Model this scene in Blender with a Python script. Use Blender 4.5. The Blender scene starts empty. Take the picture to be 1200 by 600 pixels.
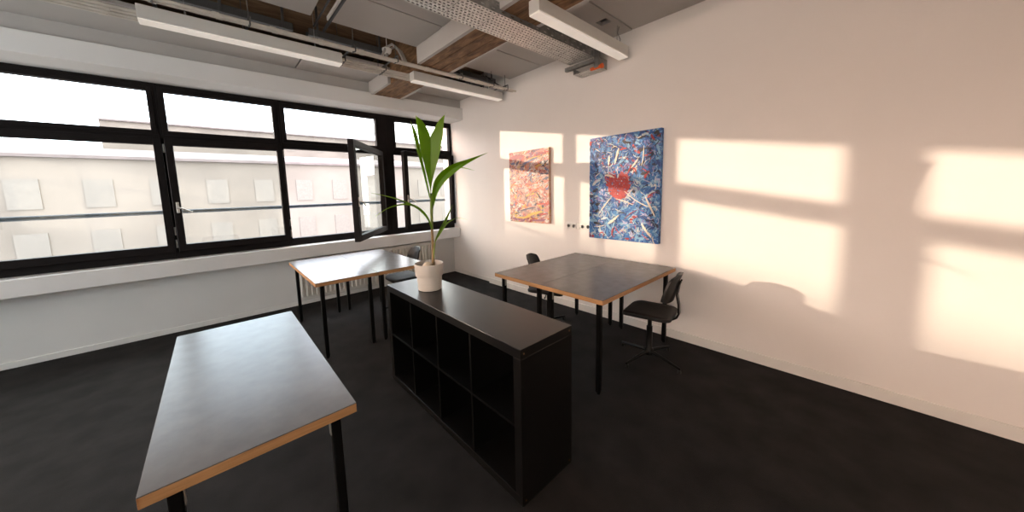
import bpy, bmesh, math, random
from mathutils import Vector, Matrix

scene = bpy.context.scene
COL = scene.collection
PI = math.pi

# ------------------------------------------------------------------ helpers
def link(o, parent=None):
    COL.objects.link(o)
    if parent is not None:
        o.parent = parent
    return o

def empty(name, loc=(0, 0, 0), rz=0.0, label=None, cat=None, group=None, kind=None):
    o = bpy.data.objects.new(name, None)
    o.empty_display_size = 0.1
    link(o)
    o.location = loc
    o.rotation_euler = (0, 0, rz)
    return tag(o, label, cat, group, kind)

def tag(o, label=None, cat=None, group=None, kind=None):
    if label: o['label'] = label
    if cat: o['category'] = cat
    if group: o['group'] = group
    if kind: o['kind'] = kind
    return o

class MB:
    """collects shapes into one mesh"""
    def __init__(self):
        self.bm = bmesh.new()
        self.mat = 0

    def box(self, x0, x1, y0, y1, z0, z1, bevel=0.0, M=None, seg=2):
        t = bmesh.new()
        vs = [t.verts.new((x, y, z)) for x in (x0, x1) for y in (y0, y1) for z in (z0, z1)]
        for f in ((0, 1, 3, 2), (4, 6, 7, 5), (0, 4, 5, 1), (2, 3, 7, 6), (0, 2, 6, 4), (1, 5, 7, 3)):
            t.faces.new([vs[i] for i in f])
        bmesh.ops.recalc_face_normals(t, faces=t.faces)
        if bevel > 0:
            bmesh.ops.bevel(t, geom=t.edges[:], offset=bevel, segments=seg, profile=0.5, affect='EDGES')
        self._merge(t, M)
        return self

    def _merge(self, t, M=None):
        mp = {}
        for v in t.verts:
            mp[v] = self.bm.verts.new(M @ v.co if M is not None else v.co)
        for f in t.faces:
            try:
                nf = self.bm.faces.new([mp[v] for v in f.verts])
                nf.smooth = f.smooth
                nf.material_index = self.mat
            except ValueError:
                pass
        t.free()

    def tube(self, pts, r, n=10, cap=True, smooth=True, flat=None):
        """sweep a circle (radius r or list) along pts; flat=(w,h): elliptical with fixed up vector"""
        pts = [Vector(p) for p in pts]
        rs = r if isinstance(r, (list, tuple)) else [r] * len(pts)
        rings = []
        prev = None
        for i, p in enumerate(pts):
            if i == 0: d = pts[1] - p
            elif i == len(pts) - 1: d = p - pts[i - 1]
            else: d = (pts[i + 1] - p).normalized() + (p - pts[i - 1]).normalized()
            d.normalize()
            if prev is None:
                a = Vector((0, 0, 1)) if abs(d.z) < 0.9 else Vector((1, 0, 0))
                u = d.cross(a).normalized()
            else:
                u = (prev - d * prev.dot(d)).normalized()
            prev = u
            w = d.cross(u)
            ring = []
            for k in range(n):
                a = 2 * PI * k / n
                s1, s2 = (rs[i], rs[i]) if flat is None else (rs[i] * flat[0], rs[i] * flat[1])
                ring.append(self.bm.verts.new(p + u * (math.cos(a) * s1) + w * (math.sin(a) * s2)))
            rings.append(ring)
        for i in range(len(rings) - 1):
            for k in range(n):
                f = self.bm.faces.new((rings[i][k], rings[i][(k + 1) % n], rings[i + 1][(k + 1) % n], rings[i + 1][k]))
                f.smooth = smooth
                f.material_index = self.mat
        if cap:
            for ring, rev in ((rings[0], True), (rings[-1], False)):
                f = self.bm.faces.new(ring[::-1] if rev else ring)
                f.material_index = self.mat
        return self

    def lathe(self, prof, c=(0, 0, 0), n=32, smooth=True):
        """prof: list of (r, z)"""
        rings = []
        for r, z in prof:
            if r < 1e-5:
                rings.append([self.bm.verts.new((c[0], c[1], c[2] + z))])
            else:
                rings.append([self.bm.verts.new((c[0] + r * math.cos(2 * PI * k / n), c[1] + r * math.sin(2 * PI * k / n), c[2] + z)) for k in range(n)])
        for a, b in zip(rings[:-1], rings[1:]):
            for k in range(n):
                k2 = (k + 1) % n
                if len(a) == 1 and len(b) == 1: continue
                if len(a) == 1: vs = (a[0], b[k2], b[k])
                elif len(b) == 1: vs = (a[k], a[k2], b[0])
                else: vs = (a[k], a[k2], b[k2], b[k])
                f = self.bm.faces.new(vs)
                f.smooth = smooth
                f.material_index = self.mat
        return self

    def grid(self, P, smooth=True):
        """P: 2-D list of points"""
        V = [[self.bm.verts.new(p) for p in row] for row in P]
        for i in range(len(V) - 1):
            for j in range(len(V[0]) - 1):
                f = self.bm.faces.new((V[i][j], V[i][j + 1], V[i + 1][j + 1], V[i + 1][j]))
                f.smooth = smooth
                f.material_index = self.mat
        return self

    def prism(self, poly, z0, z1, axis='z', bevel=0.0, M=None):
        t = bmesh.new()
        def mk(a, b, c):
            return {'z': (a, b, c), 'x': (c, a, b), 'y': (a, c, b)}[axis]
        lo = [t.verts.new(mk(a, b, z0)) for a, b in poly]
        hi = [t.verts.new(mk(a, b, z1)) for a, b in poly]
        n = len(poly)
        t.faces.new(lo[::-1]); t.faces.new(hi)
        for i in range(n):
            t.faces.new((lo[i], lo[(i + 1) % n], hi[(i + 1) % n], hi[i]))
        bmesh.ops.recalc_face_normals(t, faces=t.faces)
        if bevel > 0:
            bmesh.ops.bevel(t, geom=t.edges[:], offset=bevel, segments=2, profile=0.5, affect='EDGES')
        self._merge(t, M)
        return self

    def xform(self, M):
        bmesh.ops.transform(self.bm, matrix=M, verts=self.bm.verts[:])
        return self

    def build(self, name, mats, parent=None, recalc=True, label=None):
        if recalc:
            bmesh.ops.recalc_face_normals(self.bm, faces=self.bm.faces[:])
        me = bpy.data.meshes.new(name)
        self.bm.to_mesh(me)
        self.bm.free()
        flags = [p.use_smooth for p in me.polygons]
        if any(flags):
            me.set_sharp_from_angle(angle=math.radians(42))
            me.polygons.foreach_set('use_smooth', flags)
        for m in (mats if isinstance(mats, (list, tuple)) else [mats]):
            me.materials.append(m)
        o = bpy.data.objects.new(name, me)
        link(o, parent)
        if label: o['label'] = label
        return o

def copy_tree(o, parent=None):
    c = o.copy()
    COL.objects.link(c)
    c.parent = parent
    for ch in [k for k in scene.objects if k.parent == o]:
        copy_tree(ch, c)
    return c

# ------------------------------------------------------------------ materials
def new_mat(name):
    m = bpy.data.materials.new(name)
    m.use_nodes = True
    nt = m.node_tree
    nt.nodes.clear()
    out = nt.nodes.new('ShaderNodeOutputMaterial')
    return m, nt, out

def mat(name, col, rough=0.6, metal=0.0, var=0.08, scale=8.0, bump=0.0, bscale=200.0, spec=0.5, stretch=(1, 1, 1), coat=0.0):
    m, nt, out = new_mat(name)
    b = nt.nodes.new('ShaderNodeBsdfPrincipled')
    b.inputs['Roughness'].default_value = rough
    b.inputs['Metallic'].default_value = metal
    b.inputs['Specular IOR Level'].default_value = spec
    b.inputs['Coat Weight'].default_value = coat
    tc = nt.nodes.new('ShaderNodeTexCoord')
    mp = nt.nodes.new('ShaderNodeMapping')
    mp.inputs['Scale'].default_value = stretch
    nt.links.new(tc.outputs['Object'], mp.inputs['Vector'])
    nz = nt.nodes.new('ShaderNodeTexNoise')
    nz.inputs['Scale'].default_value = scale
    nz.inputs['Detail'].default_value = 5
    nt.links.new(mp.outputs['Vector'], nz.inputs['Vector'])
    rp = nt.nodes.new('ShaderNodeValToRGB')
    rp.color_ramp.elements[0].position = 0.3
    rp.color_ramp.elements[1].position = 0.7
    rp.color_ramp.elements[0].color = (*[c * (1 - var) for c in col], 1)
    rp.color_ramp.elements[1].color = (*[min(1, c * (1 + var)) for c in col], 1)
    nt.links.new(nz.outputs['Fac'], rp.inputs['Fac'])
    nt.links.new(rp.outputs['Color'], b.inputs['Base Color'])
    if bump > 0:
        n2 = nt.nodes.new('ShaderNodeTexNoise')
        n2.inputs['Scale'].default_value = bscale
        nt.links.new(mp.outputs['Vector'], n2.inputs['Vector'])
        bp = nt.nodes.new('ShaderNodeBump')
        bp.inputs['Strength'].default_value = bump
        bp.inputs['Distance'].default_value = 0.004
        nt.links.new(n2.outputs['Fac'], bp.inputs['Height'])
        nt.links.new(bp.outputs['Normal'], b.inputs['Normal'])
    nt.links.new(b.outputs['BSDF'], out.inputs['Surface'])
    return m

def wood_mat(name, c0, c1, c2, rough, stretch, scale=3.0):
    m, nt, out = new_mat(name)
    b = nt.nodes.new('ShaderNodeBsdfPrincipled')
    b.inputs['Roughness'].default_value = rough
    tc = nt.nodes.new('ShaderNodeTexCoord')
    mp = nt.nodes.new('ShaderNodeMapping')
    mp.inputs['Scale'].default_value = stretch
    nt.links.new(tc.outputs['Object'], mp.inputs['Vector'])
    nz = nt.nodes.new('ShaderNodeTexNoise')
    nz.inputs['Scale'].default_value = scale
    nz.inputs['Detail'].default_value = 8
    nz.inputs['Roughness'].default_value = 0.65
    nz.inputs['Distortion'].default_value = 0.6
    nt.links.new(mp.outputs['Vector'], nz.inputs['Vector'])
    rp = nt.nodes.new('ShaderNodeValToRGB')
    rp.color_ramp.elements[0].position = 0.3
    rp.color_ramp.elements[0].color = (*c0, 1)
    rp.color_ramp.elements[1].position = 0.72
    rp.color_ramp.elements[1].color = (*c2, 1)
    e = rp.color_ramp.elements.new(0.5)
    e.color = (*c1, 1)
    nt.links.new(nz.outputs['Fac'], rp.inputs['Fac'])
    nt.links.new(rp.outputs['Color'], b.inputs['Base Color'])
    bp = nt.nodes.new('ShaderNodeBump')
    bp.inputs['Strength'].default_value = 0.25
    bp.inputs['Distance'].default_value = 0.004
    nt.links.new(nz.outputs['Fac'], bp.inputs['Height'])
    nt.links.new(bp.outputs['Normal'], b.inputs['Normal'])
    nt.links.new(b.outputs['BSDF'], out.inputs['Surface'])
    return m

def glass_mat(name, tint):
    m, nt, out = new_mat(name)
    tr = nt.nodes.new('ShaderNodeBsdfTransparent')
    tr.inputs['Color'].default_value = (*tint, 1)
    gl = nt.nodes.new('ShaderNodeBsdfGlossy')
    gl.inputs['Roughness'].default_value = 0.02
    gl.inputs['Color'].default_value = (0.9, 0.95, 0.93, 1)
    lw = nt.nodes.new('ShaderNodeLayerWeight')      # Schlick reflectance, the same from both faces of the pane
    lw.inputs['Blend'].default_value = 0.5
    pw = nt.nodes.new('ShaderNodeMath'); pw.operation = 'POWER'; pw.inputs[1].default_value = 5.0
    fr = nt.nodes.new('ShaderNodeMath'); fr.operation = 'MULTIPLY_ADD'
    fr.inputs[1].default_value = 0.93; fr.inputs[2].default_value = 0.04
    nt.links.new(lw.outputs['Facing'], pw.inputs[0])
    nt.links.new(pw.outputs[0], fr.inputs[0])
    mx = nt.nodes.new('ShaderNodeMixShader')
    nt.links.new(fr.outputs[0], mx.inputs['Fac'])
    nt.links.new(tr.outputs['BSDF'], mx.inputs[1])
    nt.links.new(gl.outputs['BSDF'], mx.inputs[2])
    nt.links.new(mx.outputs['Shader'], out.inputs['Surface'])
    return m

def leaf_mat(name, dark, light):
    m, nt, out = new_mat(name)
    b = nt.nodes.new('ShaderNodeBsdfPrincipled')
    b.inputs['Roughness'].default_value = 0.42
    tc = nt.nodes.new('ShaderNodeTexCoord')
    wv = nt.nodes.new('ShaderNodeTexNoise')
    mp = nt.nodes.new('ShaderNodeMapping')
    mp.inputs['Scale'].default_value = (120, 4, 1)
    nt.links.new(tc.outputs['UV'], mp.inputs['Vector'])
    nt.links.new(mp.outputs['Vector'], wv.inputs['Vector'])
    wv.inputs['Scale'].default_value = 0.35
    wv.inputs['Detail'].default_value = 3
    rp = nt.nodes.new('ShaderNodeValToRGB')
    rp.color_ramp.elements[0].position = 0.35
    rp.color_ramp.elements[1].position = 0.65
    rp.color_ramp.elements[0].color = (*dark, 1)
    rp.color_ramp.elements[1].color = (*light, 1)
    nt.links.new(wv.outputs['Fac'], rp.inputs['Fac'])
    nt.links.new(rp.outputs['Color'], b.inputs['Base Color'])
    tl = nt.nodes.new('ShaderNodeBsdfTranslucent')
    tl.inputs['Color'].default_value = (light[0] * 1.6, light[1] * 1.5, light[2] * 0.6, 1)
    mx = nt.nodes.new('ShaderNodeMixShader')
    mx.inputs['Fac'].default_value = 0.55
    nt.links.new(b.outputs['BSDF'], mx.inputs[1])
    nt.links.new(tl.outputs['BSDF'], mx.inputs[2])
    nt.links.new(mx.outputs['Shader'], out.inputs['Surface'])
    return m

def ground_paint_mat(name, stops, scale, stretch=(1, 1, 1), dist=2.0):
    m, nt, out = new_mat(name)
    b = nt.nodes.new('ShaderNodeBsdfPrincipled')
    b.inputs['Roughness'].default_value = 0.55
    tc = nt.nodes.new('ShaderNodeTexCoord')
    mp = nt.nodes.new('ShaderNodeMapping')
    mp.inputs['Scale'].default_value = stretch
    nt.links.new(tc.outputs['Object'], mp.inputs['Vector'])
    nz = nt.nodes.new('ShaderNodeTexNoise')
    nz.inputs['Scale'].default_value = scale
    nz.inputs['Detail'].default_value = 3
    nz.inputs['Distortion'].default_value = dist
    nt.links.new(mp.outputs['Vector'], nz.inputs['Vector'])
    rp = nt.nodes.new('ShaderNodeValToRGB')
    el = rp.color_ramp.elements
    el[0].position, el[0].color = stops[0][0], (*stops[0][1], 1)
    el[1].position, el[1].color = stops[-1][0], (*stops[-1][1], 1)
    for p, c in stops[1:-1]:
        e = el.new(p)
        e.color = (*c, 1)
    nt.links.new(nz.outputs['Fac'], rp.inputs['Fac'])
    nt.links.new(rp.outputs['Color'], b.inputs['Base Color'])
    nt.links.new(b.outputs['BSDF'], out.inputs['Surface'])
    return m

M = {}
M['wall'] = mat('wall_paint', (0.83, 0.79, 0.755), 0.75, var=0.02, scale=1.5, bump=0.06, bscale=90)
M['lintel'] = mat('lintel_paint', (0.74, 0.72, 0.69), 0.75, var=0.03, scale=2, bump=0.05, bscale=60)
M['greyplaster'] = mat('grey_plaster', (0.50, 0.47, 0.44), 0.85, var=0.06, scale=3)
M['panel'] = mat('ceiling_panel_paint', (0.50, 0.475, 0.45), 0.8, var=0.03, scale=2)
M['carpet'] = mat('carpet', (0.0165, 0.0150, 0.0142), 0.95, var=0.35, scale=5, bump=0.7, bscale=260, spec=0.2)
M['beam'] = wood_mat('beam_boards', (0.075, 0.036, 0.015), (0.20, 0.105, 0.045), (0.36, 0.21, 0.105), 0.75, (9, 2.2, 9), 2.2)
M['slab'] = wood_mat('slab_boards', (0.09, 0.05, 0.025), (0.17, 0.10, 0.05), (0.25, 0.16, 0.09), 0.8, (0.9, 6, 6))
M['frame'] = mat('window_frame_paint', (0.010, 0.0075, 0.007), 0.6, var=0.2, scale=6, spec=0.1)
M['glass'] = glass_mat('window_glass', (0.97, 0.985, 0.975))
M['sashglass'] = glass_mat('sash_glass', (0.92, 0.95, 0.93))
M['steel'] = mat('hinge_steel', (0.50, 0.47, 0.43), 0.4, 0.5, var=0.1)
M['sill'] = mat('sill_paint', (0.72, 0.70, 0.68), 0.45, var=0.03, scale=4)
M['radiator'] = mat('radiator_enamel', (0.74, 0.71, 0.66), 0.4, var=0.03)
M['white'] = mat('white_plastic', (0.78, 0.76, 0.72), 0.4, var=0.03)
M['cup'] = mat('socket_grey', (0.40, 0.385, 0.36), 0.5)
M['dark'] = mat('dark_hole', (0.012, 0.011, 0.010), 0.6)
M['shelf'] = mat('shelf_laminate', (0.0035, 0.0030, 0.0027), 0.33, var=0.25, scale=30, stretch=(1, 0.05, 1), spec=0.46)
M['shelfin'] = mat('shelf_laminate_inside', (0.0028, 0.0025, 0.0023), 0.45, var=0.25, scale=30, spec=0.12)
M['cap'] = mat('screw_cap', (0.20, 0.11, 0.04), 0.5)
M['top'] = mat('table_linoleum', (0.155, 0.138, 0.128), 0.27, var=0.10, scale=14, spec=0.20)
M['oak'] = wood_mat('oak_edge', (0.33, 0.16, 0.06), (0.46, 0.235, 0.095), (0.55, 0.30, 0.13), 0.5, (1.5, 1.5, 30))
M['blk'] = mat('black_powder_coat', (0.004, 0.0037, 0.0035), 0.34, var=0.2, spec=0.2)
M['chair'] = mat('black_chair_shell', (0.008, 0.0078, 0.008), 0.42, var=0.15, scale=20, spec=0.35)
M['chairpad'] = mat('black_seat_pad', (0.008, 0.0075, 0.0075), 0.55, spec=0.3, var=0.2, scale=60, bump=0.15, bscale=500)
M['tip'] = mat('dark_glide', (0.03, 0.028, 0.026), 0.35)
M['pot'] = mat('ceramic_pot', (0.62, 0.575, 0.515), 0.5, var=0.03, scale=6)
M['soil'] = mat('soil', (0.06, 0.038, 0.024), 0.95, var=0.5, scale=60, bump=1.0, bscale=120)
M['husk'] = mat('coconut_husk', (0.66, 0.56, 0.43), 0.8, var=0.25, scale=30)
M['stem'] = mat('palm_stem', (0.26, 0.155, 0.06), 0.6, var=0.3, scale=30, stretch=(1, 1, 0.3))
M['gstem'] = mat('green_stem', (0.16, 0.22, 0.03), 0.5, var=0.25, scale=20)
M['leaf'] = leaf_mat('palm_leaf', (0.050, 0.145, 0.006), (0.25, 0.41, 0.015))
M['leaf2'] = leaf_mat('palm_leaf_young', (0.07, 0.16, 0.012), (0.17, 0.28, 0.025))
M['lampbody'] = mat('lamp_housing', (0.62, 0.60, 0.56), 0.5, var=0.03)
M['diffuser'] = mat('lamp_diffuser', (0.85, 0.82, 0.77), 0.16, var=0.02, spec=0.7)
_b = [n for n in M['diffuser'].node_tree.nodes if n.type == 'BSDF_PRINCIPLED'][0]
_b.inputs['Emission Color'].default_value = (1.0, .88, .76, 1)
_b.inputs['Emission Strength'].default_value = .19
M['wire'] = mat('grey_wire', (0.28, 0.27, 0.26), 0.5, 0.3)
M['galv'] = mat('galvanised_steel', (0.64, 0.62, 0.59), 0.34, 0.8, var=0.16, scale=25)
M['galvdark'] = mat('galvanised_strut', (0.30, 0.295, 0.28), 0.5, 0.6, var=0.2, scale=25)
M['conduit'] = mat('conduit_pipe', (0.66, 0.61, 0.54), 0.35, 0.3, var=0.12, scale=9)
M['flex'] = mat('flex_conduit', (0.45, 0.42, 0.38), 0.5)
M['trunk'] = mat('dark_trunking', (0.10, 0.098, 0.095), 0.5, 0.3, var=0.1)
M['blkpipe'] = mat('black_pipe', (0.015, 0.014, 0.014), 0.5)
M['orange'] = mat('orange_plastic', (0.85, 0.14, 0.02), 0.45)
M['facade'] = mat('facade_render', (0.150, 0.128, 0.115), 0.9, var=0.16, scale=0.25)
M['roof'] = mat('roof_tiles', (0.12, 0.098, 0.10), 0.9, var=0.15, scale=2)
M['fwin'] = mat('facade_window', (0.135, 0.118, 0.108), 0.6, var=0.1)
M['rail'] = mat('blue_grey_rail', (0.085, 0.105, 0.135), 0.6)
M['street'] = mat('street', (0.16, 0.15, 0.145), 0.9, var=0.1, scale=0.3)

# ------------------------------------------------------------------ room numbers
XW = 2.37          # painted wall
XR = 2.42          # its recess beside the window
YR = 3.00          # where the recess starts
YF = 4.09          # window wall
XL, YB = -4.7, -4.0
ZP = 3.07          # ceiling panels
ZS = 3.34          # slab

def struct(name, mb, m, parent=None):
    o = mb.build(name, m, parent)
    o['kind'] = 'structure'
    return o

struct('floor', MB().box(XL - .2, XW + .2, YB - .2, YF + .2, -0.12, 0), M['carpet'])
struct('wall_right', MB().box(XW, XW + .3, YB - .2, YR, 0, ZS + .2), M['wall'])
struct('trim_3', MB().box(XR, XW + .3, YR, YF + .25, 0, ZS + .2), M['wall'])
wl_ = MB().box(XL - .2, XL, YB - .2, YF + .25, 0, .86).box(XL - .2, XL, YB - .2, YF + .25, 2.79, ZS + .2)
wl_.box(XL - .2, XL, YB - .2, YB + .10, .86, 2.79).box(XL - .2, XL, YF - .2, YF + .25, .86, 2.79)
struct('wall_left', wl_, M['wall'])
struct('wall_front', MB().box(XL, XW, YB - .2, YB, 0, ZS + .2), M['wall'])
wb = MB().box(XL, XR, YF, YF + .16, 0, 0.80)
wb.box(XL, XR, YF + .05, YF + .16, 2.8, ZS + .2)
struct('wall_back', wb, M['lintel'])
struct('trim_4', MB().box(XL, XR, 3.73, YF + .05, 2.92, ZS), M['greyplaster'])
struct('trim_1', MB().box(XL, XR, 3.66, YF + .16, 2.74, 2.925, bevel=.004), M['lintel'])
struct('ceiling', MB().box(XL - .2, XW + .3, YB - .2, YF + .25, ZS, ZS + .15), M['slab'])
struct('window_sill', MB().box(XL, XR, 3.87, YF + .10, 0.685, 0.85, bevel=.006), M['sill'])
# baseboards
struct('baseboard_right', MB().box(XW - .016, XW, YB, YR, 0, .085, bevel=.003).box(XR - .014, XR, YR, YF, 0, .06, bevel=.003), M['white'])
struct('baseboard_back', MB().box(XL, XR, YF - .014, YF, 0, .06, bevel=.003), M['white'])

# ceiling beam with white side boards and suspended panels
bm_ = MB()
for k in range(3):
    x0 = 0.885 + k * 0.129
    bm_.box(x0 + .005, x0 + .124, YB, 3.73, 2.903, 2.93)
bm_.box(0.885, 1.272, YB, 3.73, 2.922, ZS)
struct('ceiling_beam', bm_, M['beam'])
sb = MB()
sb.box(0.845, 0.885, 1.33, 2.315, 2.90, ZP + .03, bevel=.003).box(0.845, 0.885, YB, 1.26, 2.90, ZP + .03, bevel=.003)
sb.box(0.845, 0.885, 3.09, 3.73, 2.90, ZP + .03, bevel=.003)
sb.box(1.272, 1.31, YB, 2.43, 2.90, ZP + .03, bevel=.003).box(1.272, 1.31, 3.06, 3.73, 2.90, ZP + .03, bevel=.003)
struct('trim_2', sb, M['panel'])

def cpanel(x0, x1, y0, y1, hole=None):
    mb = MB()
    if hole is None:
        mb.box(x0, x1, y0, y1, ZP, ZP + .035, bevel=.003)
    else:
        a0, a1, b0, b1 = hole
        mb.box(x0, a0, y0, y1, ZP, ZP + .035).box(a1, x1, y0, y1, ZP, ZP + .035)
        mb.box(a0, a1, y0, b0, ZP, ZP + .035).box(a0, a1, b1, y1, ZP, ZP + .035)
    # upturned edge towards the open strips
    struct('ceiling_panel', mb, M['panel'])
g = .007
cpanel(-.045, .838, 1.78 + g, 2.315); cpanel(-.045, .838, .62 + g, 1.78 - g); cpanel(-.045, .838, YB, .62 - g)
cpanel(-2.3, -.175, 1.78 + g, 2.315); cpanel(-2.3, -.175, .62 + g, 1.78 - g); cpanel(-2.3, -.175, YB, .62 - g)
cpanel(XL, -2.32, 1.78 + g, 2.315); cpanel(XL, -2.32, YB, 1.78 - g)
cpanel(-.045, .838, 3.06, 3.73); cpanel(-2.3, -.06, 3.06, 3.73); cpanel(XL, -2.315, 3.06, 3.73)
cpanel(1.317, XW, 1.84 + g, 2.44); cpanel(1.317, XW, .67 + g, 1.84 - g, (1.945, 2.05, .725, .83)); cpanel(1.317, XW, YB, .67 - g)
cpanel(1.317, XR, 3.06, 3.73)

# ------------------------------------------------------------------ windows
def bars(mb, x0, x1, z0, z1, y0, y1, wl, wr, wb_, wt, bev=.004):
    mb.box(x0, x0 + wl, y0, y1, z0, z1, bevel=bev)
    mb.box(x1 - wr, x1, y0, y1, z0, z1, bevel=bev)
    mb.box(x0 + wl - .002, x1 - wr + .002, y0, y1, z0, z0 + wb_, bevel=bev)
    mb.box(x0 + wl - .002, x1 - wr + .002, y0, y1, z1 - wt, z1, bevel=bev)

def handle(parent, M4):
    h = MB()
    h.box(-.013, .013, -.008, 0, -.06, .06, bevel=.004)
    h.tube([(0, -.008, 0), (0, -.04, 0)], .009, 10)
    h.tube([(0, -.04, 0), (.015, -.046, -.004), (.06, -.048, -.025), (.115, -.046, -.055)], [.010, .010, .009, .008], 10)
    h.xform(M4)
    return h.build('handle', M['steel'], parent)

def window_unit(name, x0, x1, gx0, gx1, sash_w, ang, hoff=.03, st=.072):
    """x0..x1 outer frame, gx0..gx1 glass of the top light"""
    r = empty(name, ((x0 + x1) / 2, YF - .02, .85), kind='structure')
    ox, oy, oz = (x0 + x1) / 2, YF - .02, .85
    T = Matrix.Translation((-ox, -oy, -oz))
    fy0, fy1 = YF - .045, YF + .045
    f = MB()
    f.box(x0, gx0 - .045, fy0, fy1, .85, 2.80, bevel=.004)
    f.box(gx1 + .045, x1, fy0, fy1, .85, 2.80, bevel=.004)
    f.box(gx0 - .047, gx1 + .047, fy0, fy1, .85, .945, bevel=.004)
    f.box(gx0 - .047, gx1 + .047, fy0, fy1, 2.70, 2.80, bevel=.004)
    f.box(gx0 - .047, gx1 + .047, fy0, fy1, 2.135, 2.215, bevel=.004)
    f.xform(T).build('frame', M['frame'], r)
    # top light: its own sash frame and pane
    t = MB()
    bars(t, gx0 - .046, gx1 + .046, 2.205, 2.705, YF - .055, YF + .02, .046, .046, .046, .046)
    to = t.xform(T).build('top_sash', M['frame'], r)
    MB().box(gx0 - .005, gx1 + .005, YF - .012, YF - .006, 2.245, 2.665).xform(T).build('pane', M['glass'], to)
    # lower sash on a hinge at the right
    hx, hy = gx1 + hoff, YF - .05
    s = MB()
    W = sash_w
    bars(s, -W, 0, .932, 2.165, -.06, .008, st, st, .075, .072)
    a = math.radians(ang)
    H = Matrix.Translation((hx, hy, 0)) @ Matrix.Rotation(a, 4, 'Z')
    so = s.xform(T @ H).build('sash', M['frame'], r)
    MB().box(-W + st - .006, -st + .006, -.022, -.016, 1.0, 2.10).xform(T @ H).build('pane', M['sashglass'], so)
    handle(so, T @ H @ Matrix.Translation((-W + .036, -.06, 1.42)))
    for z in (1.02, 1.16, 2.06):
        hg = MB().tube([(hx + .012, hy - .035, z - .045), (hx + .012, hy - .035, z + .045)], .009, 10)
        hg.xform(T).build('hinge', M['steel'], r)
    return r

window_unit('window_1', 1.19, 2.42, 1.345, 2.37, 1.10, 11.5)
window_unit('window_2', -.235, 1.19, -.165, 1.03, 1.25, 52)
def closed_unit(name, x0, x1, gx0, gx1):
    window_unit(name, x0, x1, gx0, gx1, gx1 - gx0 + .105, 0, hoff=.065, st=.062)
closed_unit('window_3', -1.335, -.235, -1.27, -.30)
closed_unit('window_4', -2.66, -1.335, -2.52, -1.40)
closed_unit('window_5', -3.90, -2.66, -3.83, -2.80)
closed_unit('window_6', XL, -3.90, XL + .09, -3.97)

for k in range(6):      # unseen windows added in the left wall to brighten the room
    wu = window_unit('window_%d' % (7 + k), -.648, .648, -.555, .555, 1.18, 0)
    wu.location = (XL - .06, YB + .10 + 1.298 * (k + .5), .85)
    wu.rotation_euler = (0, 0, PI / 2)
# guard rail outside
gr = empty('guard_rail', (0, 4.35, 1.365), label='thin blue-grey guard rail running outside all the windows', cat='rail')
MB().tube([(XL, 0, 0), (XR + .1, 0, 0)], .024, 10).build('rail_bar', M['rail'], gr)
for x in (-3.9, -2.66, -1.335, -.235, 1.19):
    MB().tube([(x, -.215, -.0), (x, 0, 0)], .010, 8).build('bracket', M['rail'], gr)

# ------------------------------------------------------------------ outside
struct('street', MB().box(-120, 120, 5.2, 160, -7.2, -7.0), M['street'])
def building(name, x0, x1, y0, y1, h, label, nx, nz, pitch=0.0):
    r = empty(name, ((x0 + x1) / 2, (y0 + y1) / 2, -7.0), label=label, cat='building')
    cx, cy = (x1 - x0) / 2, (y1 - y0) / 2
    z1 = h + 7.0
    MB().box(-cx, cx, -cy, cy, 0, z1).build('wall', M['facade'], r)
    rf = MB()
    rf.prism([(-cy - .3, z1), (cy + .3, z1), (cy + .3, z1 + .18), (0, z1 + .18 + pitch), (-cy - .3, z1 + .18)], -cx - .02, cx + .02, axis='x')
    rf.build('roof', M['roof'], r)
    for i in range(nx):
        for k in range(nz):
            x = -cx + (i + .5) * 2 * cx / nx
            z = z1 - 2.1 - k * 3.1
            wd = MB()
            wd.box(x - .6, x + .6, -cy - .05, -cy + .02, z - .85, z + .85)
            wd.build('window', M['fwin'], r)
    return r
building('office_building', -16.0, 40.0, 30, 44, 4.15, 'long pale building across the street seen low through the windows', 20, 3, 1.2)
building('sun_blocker_tower', -24.4, -17.2, 30, 38, 9.5, 'unseen taller house added left of the long building to block the sun', 3, 4, 0.4)  # out of view, placed to keep the sun off the corner window
building('distant_house', -12, 70, 70, 80, 13.0, 'distant pale building with a dark roof rising behind the long one', 16, 2, 1.0)
building('sun_blocker_low', -75.0, -25.4, 30, 40, 6.05, 'unseen low wide house added farthest left to cut off the lowest sun', 14, 3, 0.0)  # out of view, its height set to end the sun patches at the bottom

# ------------------------------------------------------------------ radiator
rad = empty('radiator', (0.9, 4.02, 0.08), label='white panel radiator on the window wall under the sill', cat='radiator')
rb = MB()
rb.box(-1.1, 1.08, .0, .05, 0, .56, bevel=.006)
rb.build('panel', M['radiator'], rad)
rf = MB()
n = 36
for i in range(n):
    x = -1.06 + i * (2.1 / (n - 1))
    rf.box(x - .014, x + .014, -.034, .004, .045, .515, bevel=.008)
rf.build('fins', M['radiator'], rad)
MB().box(-1.1, 1.08, -.034, .05, .555, .57, bevel=.003).build('top_grille', M['radiator'], rad)
v = MB().tube([(1.08, .02, .06), (1.13, .02, .06)], .012, 10)
v.tube([(1.13, .02, .05), (1.13, .02, .095)], .018, 12).tube([(1.13, .02, .055), (1.13, .02, -.08)], .009, 8)
v.build('valve', M['radiator'], rad)
for x in (-.9, .88):
    MB().box(x - .015, x + .015, .03, .068, .1, .45).build('bracket', M['radiator'], rad)

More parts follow.
